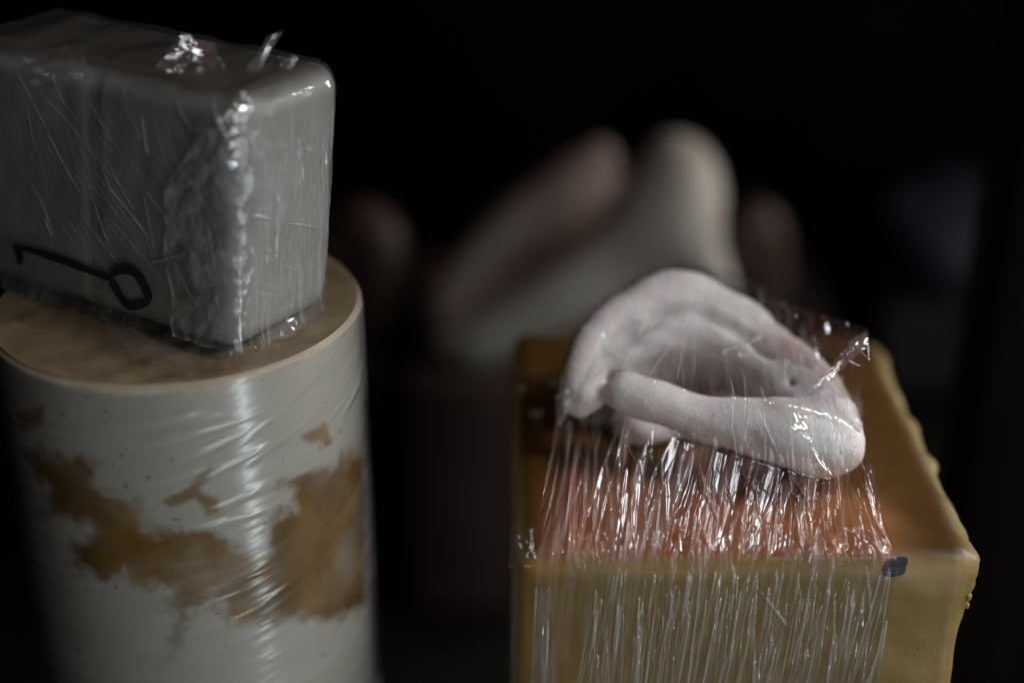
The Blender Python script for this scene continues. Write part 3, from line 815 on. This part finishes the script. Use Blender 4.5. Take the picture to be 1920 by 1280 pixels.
bulge = smooth(BH * 1000 - 3.5, BH * 1000, TTm)                                   # the film flares out over the cylinder's top at the foot
G3 = Bq + nb * (Hm * 0.001 + 0.0016 * bulge * (0.6 + fbm(SSm * 0.3, TTm * 0.1, 94, 3)))[..., None]
hzm = np.clip(0.75 + 1.1 * fbm(SSm * 0.10, TTm * 0.10, 95, 4), 0.05, 1.2) + 5.0 * HZ; HZ = None
mesh_np('block_wrap', G3.reshape(-1, 3), grid_faces(NH, NW), M_FILM_SOFT, film_l, attrs={'haze': hzm.ravel(), 'tinge': np.zeros(NH * NW)})
# film drawn over the top of the block
nq = 200
bq, aq = np.meshgrid(np.linspace(0.002, LR - 0.004, nq), np.linspace(0.002, LL, nq), indexing='ij')
hq_ = BH + 0.0007 + 0.0010 * np.maximum(crumple(aq / LL * 1.6, bq / LL * 1.6, 201, 9, 1.0, 2.0), -0.3) - 0.004 * (smooth(0.004, 0, bq) + smooth(0.004, 0, aq))
tq = block_xyz(aq.ravel(), bq.ravel(), hq_.ravel())
mesh_np('top_wrap', tq, grid_faces(nq, nq), M_FILM_SOFT, film_l, attrs={'haze': np.full(nq * nq, 0.25), 'tinge': np.zeros(nq * nq)})
# the loose end of the film, crumpled over the block's front corner
def on_block(a, h, off):
    """a: signed path metres (left negative), h metres above cylinder top"""
    a = np.asarray(a, float); s_ = np.sqrt(a ** 2 + 4 * rc ** 2)
    q = block_xyz(((s_ - a) / 2).ravel(), ((s_ + a) / 2).ravel(), np.asarray(h, float).ravel()).reshape(a.shape + (3,))
    w_ = smooth(-3.2 * rc, 3.2 * rc, a)[..., None]; n_ = nl * (1 - w_) + nr_ * w_; n_ /= np.linalg.norm(n_, axis=-1, keepdims=True)
    return q + n_ * np.asarray(off)[..., None]
nv, nu = 260, 170
v, u = np.meshgrid(np.linspace(0, 1, nv), np.linspace(0, 1, nu), indexing='ij')
left = -0.0185 + 0.004 * v + 0.0015 * fbm(v * 6, v * 0, 3) + 0.010 * smooth(0.35, 0.0, v)
right = 0.0035 + 0.0025 * np.sin(v * 5) + 0.0012 * fbm(v * 7, v * 0 + 3, 4)
aa = left * (1 - u) + right * u
hq = (BH - 0.006) * (1 - v) + 0.0015 * v
off = 0.0013 + 0.001 * np.maximum(0, 0.55 * crumple(u * 1.0, v * 1.6, 71, 12, 1.0, 3.0) + 0.5 * fbm(u * 7, v * 12, 72, 5) + 0.25)
edge_ = smooth(0.035, 0.0, u) + smooth(0.035, 0.0, 1 - u) + smooth(0.02, 0, 1 - v)
hzt = np.clip(1.1 + 1.8 * fbm(u * 5, v * 8, 73, 5), 0.15, 2.6) + 1.8 * edge_ + 1.5 * smooth(0.02, 0.0, np.abs(fbm(u * 4, v * 7, 74, 3)))
hzt = hzt * (1 - 0.85 * smooth(0.55, 1.0, u + 0.3 * fbm(u * 3, v * 5, 75, 3)))
mesh_np('loose_end', on_block(aa, hq, off).reshape(-1, 3), grid_faces(nv, nu), M_FILM_MILKY, film_l, attrs={'haze': hzt.ravel(), 'tinge': np.zeros(nv * nu)})
# film round the cylinder: ripples that run round and slightly downhill
na2, nz2 = 400, 320
az2 = np.linspace(-1.62, 1.62, na2); z2 = np.linspace(0.0006, 0.095, nz2)
Z2, A2 = np.meshgrid(z2, az2, indexing='ij')
s_, t_ = A2 * CR * 1000, Z2 * 1000
rip = 0.06 * fbm(s_ * 0.05 + t_ * 0.01, t_ * 0.40 + s_ * 0.10, 111, 4) + 0.05 * fbm(s_ * 0.12, t_ * 1.3 + s_ * 0.33, 112, 3)
g = np.random.default_rng(29)
for _ in range(70):
    sc_ = g.uniform(-50, 50); tc_ = g.uniform(6, 76); L_ = g.uniform(4, 14); sl = -0.28 + g.normal(0, 0.1); w = g.uniform(0.25, 0.8)
    x = s_ - sc_; y = t_ - tc_ - sl * x
    rip = rip + w * g.uniform(0.1, 0.4) * np.exp(-(y / w) ** 2) * np.exp(-(x / L_) ** 4)
R2_ = CR + 0.0003 + np.maximum(rip, -0.15) * 0.001
V = np.stack([CC[0] + R2_ * np.sin(A2), CC[1] - R2_ * np.cos(A2), CZ - Z2], -1)
hzc = np.clip(0.25 + 0.8 * fbm(s_ * 0.08, t_ * 0.15, 113, 4), 0, 1)
mesh_np('cylinder_wrap', V.reshape(-1, 3), grid_faces(nz2, na2), M_FILM_CYL, film_l, attrs={'haze': hzc.ravel(), 'tinge': np.zeros(na2 * nz2)})
# crumpled ends standing up from the top of the block
ZT2 = CZ + BH + 0.0012
def yb(px, py): return PZ(px, py, ZT2)[1]
patch([P(345, 56, yb(345, 130) + .006), P(398, 92, yb(398, 135) + .010), PZ(290, 136, ZT2), P(442, 150, yb(442, 150) + .005)], 90, 110,
      lambda u, v: crumple(u, v, 121, 9, 2.2, 1.5), M_FILM, 'crumpled_end', film_l, 0.9, 0.3)
patch([P(505, 66, yb(490, 120) + .006), P(532, 58, yb(510, 120) + .010), PZ(455, 142, ZT2), P(484, 136, yb(480, 136) + .003)], 60, 40,
      lambda u, v: crumple(u, v, 131, 6, 1.4, 1.4), M_FILM, 'crumpled_end', film_l, 0.8, 0.1)
patch([P(522, 104, yb(522, 128)), P(562, 104, yb(555, 128)), PZ(528, 130, ZT2), PZ(544, 130, ZT2)], 40, 40,
      lambda u, v: crumple(u, v, 142, 6, 1.6, 1.2), M_FILM, 'crumpled_end', film_l, 0.4, 0.7)
patch([P(40, 110, yb(60, 150)), P(165, 80, yb(160, 150)), PZ(60, 160, ZT2), PZ(160, 160, ZT2)], 80, 90,
      lambda u, v: crumple(u, v, 151, 8, 2.2, 2.2), M_FILM, 'crumpled_end', film_l, 0.3, 0.1)
# flat film facets added for their glints, each tilted to mirror the strip lamp
STRIP = np.array([0.36, 0.185, 0.305])
def facet(name, poly, anchor, parent, tilt=(0, 0), haze=0.6, tinge=0.05, mat=None, n=14):
    p = np.asarray(anchor, float)
    L_ = STRIP - p; L_ /= np.linalg.norm(L_); Vv = -p / np.linalg.norm(p); nn = L_ + Vv; nn /= np.linalg.norm(nn)
    tx = np.cross(nn, [0, 0, 1.0]); tx /= np.linalg.norm(tx); ty = np.cross(nn, tx)
    nn = nn + math.radians(tilt[0]) * tx + math.radians(tilt[1]) * ty; nn /= np.linalg.norm(nn)
    poly = np.array(poly, float)
    if len(poly) == 3: poly = np.array([poly[0], poly[0] + 0.02 * (poly[1] - poly[0]), poly[1], poly[2]])
    tl, tr, br, bl = poly[:4]
    v_, u_ = np.meshgrid(np.linspace(0, 1, n), np.linspace(0, 1, n), indexing='ij')
    q = (tl * (1 - u_[..., None]) + tr * u_[..., None]) * (1 - v_[..., None]) + (bl * (1 - u_[..., None]) + br * u_[..., None]) * v_[..., None]
    d = np.stack([(q[..., 0] - 960) / FPX, CP - (q[..., 1] - 640) / FPX * SP, -SP - (q[..., 1] - 640) / FPX * CP], -1)
    Q = d * ((p @ nn) / (d @ nn))[..., None]
    sd = int(abs(tl[0] * 7 + tl[1]))
    size = np.linalg.norm(Q[0, 0] - Q[-1, -1])
    Q = Q + nn * (size * 0.05 * fbm(u_ * 3, v_ * 3, sd, 3))[..., None]
    return mesh_np(name, Q.reshape(-1, 3), grid_faces(n, n), mat or M_FILM, parent,
                   attrs={'haze': np.full(n * n, haze), 'tinge': np.full(n * n, tinge), 'gloss': np.full(n * n, 1.5)})
ya = yb(370, 135)
for poly, tl_ in [([(350, 62), (368, 78), (386, 108), (352, 96)], (2, 1)), ([(345, 60), (352, 96), (340, 92), (336, 84)], (7, -2)),
                  ([(356, 99), (386, 106), (374, 118), (352, 110)], (-4, 3)), ([(306, 103), (348, 96), (338, 108), (312, 112)], (3, -3)),
                  ([(320, 112), (346, 106), (374, 122), (344, 126)], (-8, 4)), ([(294, 127), (312, 130), (322, 138), (304, 136)], (1, 2)),
                  ([(398, 94), (402, 92), (442, 148), (436, 150)], (6, 5)), ([(352, 158), (420, 147), (444, 148), (370, 158)], (-3, -4)),
                  ([(362, 118), (400, 122), (420, 142), (362, 150)], (16, 10))]:
    facet('film_glint_facet', poly, P(poly[0][0], poly[0][1], ya + 0.004), film_l, tl_, tinge=0.5 if tl_[0] > 10 else 0.05)
for poly, tl_ in [([(538, 130), (554, 106), (560, 106), (545, 129)], (1, 1)), ([(533, 156), (537, 160), (540, 150), (538, 163)], (2, 0)),
                  ([(500, 70), (530, 58), (486, 132), (474, 130)], (14, -6))]:
    facet('film_glint_facet', poly, P(poly[0][0], poly[0][1], yb(540, 140)), film_l, tl_)
for poly, tl_ in [([(404, 222), (412, 214), (432, 262), (424, 260)], (-7, 2)), ([(420, 222), (434, 206), (438, 210), (426, 228)], (2, 2)), ([(436, 222), (448, 206), (454, 208), (442, 232)], (0, -2)),
                  ([(452, 224), (470, 194), (474, 198), (458, 230)], (4, 1)), ([(430, 250), (446, 232), (452, 238), (440, 260)], (-2, 4)), ([(430, 268), (452, 262), (448, 278), (430, 282)], (2, 5)),
                  ([(434, 286), (452, 276), (450, 292), (438, 296)], (-4, 0)), ([(428, 300), (446, 300), (440, 318), (430, 314)], (3, 1))]:
    q_ = on_block(np.array([-0.001]), np.array([BH - 0.004]), np.array([0.0016]))[0]
    facet('film_glint_facet', poly, P(poly[0][0], poly[0][1], q_[1] - 0.0005), film_l, tl_, haze=1.2, mat=M_FILM)
def film_at(px, py, off=0.0008):
    pg = proj(G2); d = (pg[..., 0] - px) ** 2 + (pg[..., 1] - py) ** 2
    i, j = np.unravel_index(np.argmin(d), d.shape)
    return G2[i, j] + NRM[i, j] * off
for poly, tl_ in [([(1488, 772), (1512, 776), (1514, 806), (1496, 802)], (4, 5)), ([(1500, 806), (1522, 818), (1530, 834), (1504, 818)], (-5, 2)),
                  ([(1514, 828), (1536, 846), (1560, 888), (1544, 880)], (2, -2)), ([(1480, 790), (1490, 778), (1500, 812), (1492, 820)], (9, -5)),
                  ([(1356, 658), (1420, 632), (1458, 616), (1392, 652)], (3, 3)), ([(1352, 660), (1362, 656), (1372, 655), (1354, 662)], (0, 0))]:
    facet('film_glint_facet', poly, film_at(*poly[0]), film_r, tl_, haze=1.5)
pf = P(1560, 690, .2745)
for poly, tl_ in [([(1512, 736), (1544, 702), (1552, 706), (1530, 730)], (3, 0)), ([(1546, 702), (1576, 676), (1574, 694), (1554, 714)], (-3, 4)),
                  ([(1570, 682), (1606, 644), (1612, 660), (1578, 694)], (10, 6)), ([(1604, 644), (1626, 622), (1629, 650), (1612, 658)], (6, -8)),
                  ([(1606, 652), (1612, 654), (1630, 674), (1626, 672)], (1, 1)), ([(1588, 676), (1594, 674), (1616, 686), (1612, 687)], (0, 2)), ([(1626, 644), (1630, 644), (1631, 676), (1629, 676)], (2, 2))]:
    facet('film_glint_facet', poly, P(poly[0][0], poly[0][1], pf[1]), film_r, tl_, haze=1.6, tinge=0.4 if abs(tl_[0]) > 5 else 0.15)
for poly, tl_ in [([(1626, 872), (1638, 862), (1646, 940), (1620, 950)], (14, 8)), ([(1576, 984), (1592, 990), (1630, 1008), (1586, 994)], (2, 3)), ([(1620, 1006), (1632, 1018), (1664, 1038), (1630, 1028)], (-2, 2)),
                  ([(1654, 1000), (1662, 1012), (1664, 1036), (1656, 1034)], (4, -3)), ([(1518, 1060), (1530, 1012), (1524, 1002), (1512, 1040)], (0, 1)), ([(1404, 1042), (1420, 990), (1414, 986), (1400, 1030)], (1, 2))]:
    facet('film_glint_facet', poly, film_at(*poly[0], 0.001), film_r, tl_, haze=1.0, tinge=0.3)
# little puckers where the film meets the cylinder's top
patch([LS * P(352, 668, .2765), LS * P(440, 672, .2765), LS * P(362, 706, .2690), LS * P(430, 700, .2690)], 60, 80,
      lambda u, v: 0.8 + crumple(u, v, 161, 7, 1.1, 1.8), M_FILM, 'pucker', film_l, 0.3, 0.1)
patch([LS * P(200, 596, .292), LS * P(370, 676, .276), LS * P(200, 640, .285), LS * P(350, 706, .2695)], 60, 100,
      lambda u, v: 0.6 + crumple(u, v, 171, 6, 0.9, 1.4), M_FILM_SOFT, 'pucker', film_l, 0.3, 0.2)
# pen line and ring drawn on the film over the left face
def onto_left_face(px, py, off=0.0018):
    u_, v_ = (px - 960) / FPX, -(py - 640) / FPX
    d = np.array([u_, CP + v_ * SP, -SP + v_ * CP])
    p0 = block_xyz(np.array(0.02), np.array(0.0), np.array(0.018)) + nl * off
    return d * ((p0 @ nl) / (d @ nl))
def ribbon(pts, wpx):
    c_ = catmull(np.array(pts, float), 12 * len(pts)); d = np.gradient(c_, axis=0)
    nn = np.stack([-d[:, 1], d[:, 0]], -1) / np.linalg.norm(d, axis=1, keepdims=True)
    w_ = np.interp(np.linspace(0, 1, len(c_)), np.linspace(0, 1, len(wpx)), wpx) * 1.2 * (1 + 0.25 * fbm(np.arange(len(c_)) * 0.3, np.zeros(len(c_)), 6, 2))
    rows = [[onto_left_face(*(c_[i] + nn[i] * w_[i] * s__)) for s__ in (-.5, 0, .5)] for i in range(len(c_))]
    return np.array(rows)
strokes = [([(26, 462), (70, 474), (120, 490), (165, 507), (204, 521)], [5, 9, 11, 10, 9]),
           ([(30, 462), (36, 476), (38, 496)], [9, 12, 8]),
           ([(202, 522), (222, 508), (248, 508), (266, 526), (275, 546), (279, 560), (262, 571), (242, 573), (226, 556), (216, 538), (208, 524)], [8, 14, 14, 13, 13, 10, 14, 12, 10, 12, 9])]
Vs, Fs, off_ = [], [], 0
for pts, wp in strokes:
    r_ = ribbon(pts, wp); Vs.append(r_.reshape(-1, 3)); f = grid_faces(len(r_), 3); Fs.append(f + off_); off_ += r_.size // 3
mesh_np('pen_drawing', np.concatenate(Vs), np.concatenate(Fs), M_INK, film_l)['label'] = 'black pen line ending in a small ring'

# ------------------------------------------------------------------ dim things further back
EF = 1.0
def far_cast(name, px_chains, lo, hi, h, mat, label, k=0.006):
    D, G_ = build_sdf([chain(c_) for c_ in px_chains], np.array(lo), np.array(hi), h, k)
    V, F = surface_nets(D, np.array(lo), h)
    return tag(mesh_np(name, V, F, mat), label, 'ear cast')

far_cast('ear_cast', [[(640, 470, .54, 70), (680, 440, .54, 66), (705, 480, .535, 60), (690, 560, .53, 56), (640, 600, .53, 60)]],
         (-0.10, 0.48, -0.30), (-0.02, 0.60, -0.13), 0.0016, M_BROWN, 'dim brown ear cast half hidden behind the grey block')
simple_block('wax_block', -0.120, -0.047, 0.51, 0.60, -0.262, M_NIGHT, 'dark wax block behind the cream cylinder under the dim brown cast')
far_cast('ear_cast', [[(1370, 500, .600, 50), (1390, 440, .60, 56), (1420, 420, .60, 44), (1440, 470, .60, 40), (1430, 540, .60, 46)]],
         (0.05, 0.55, -0.29), (0.15, 0.66, -0.14), 0.0016, M_BROWN, 'small brown blurred ear cast just right of the rear ear')
simple_block('wax_block', 0.070, 0.135, 0.575, 0.66, -0.281, M_NIGHT, 'dark wax block under the small brown ear cast')
far_cast('ear_cast', [[(1700, 380, .72, 40), (1760, 430, .715, 70), (1800, 480, .71, 74), (1850, 520, .705, 50)], [(1780, 370, .725, 60), (1850, 420, .72, 80), (1862, 480, .71, 60)]],
         (0.12, 0.65, -0.33), (0.30, 0.78, -0.14), 0.0022, M_BLUE, 'slate grey blurred ear cast at the far right')
simple_block('wax_block', 0.180, 0.265, 0.68, 0.78, -0.318, M_NIGHT, 'dark wax block under the far grey ear cast')
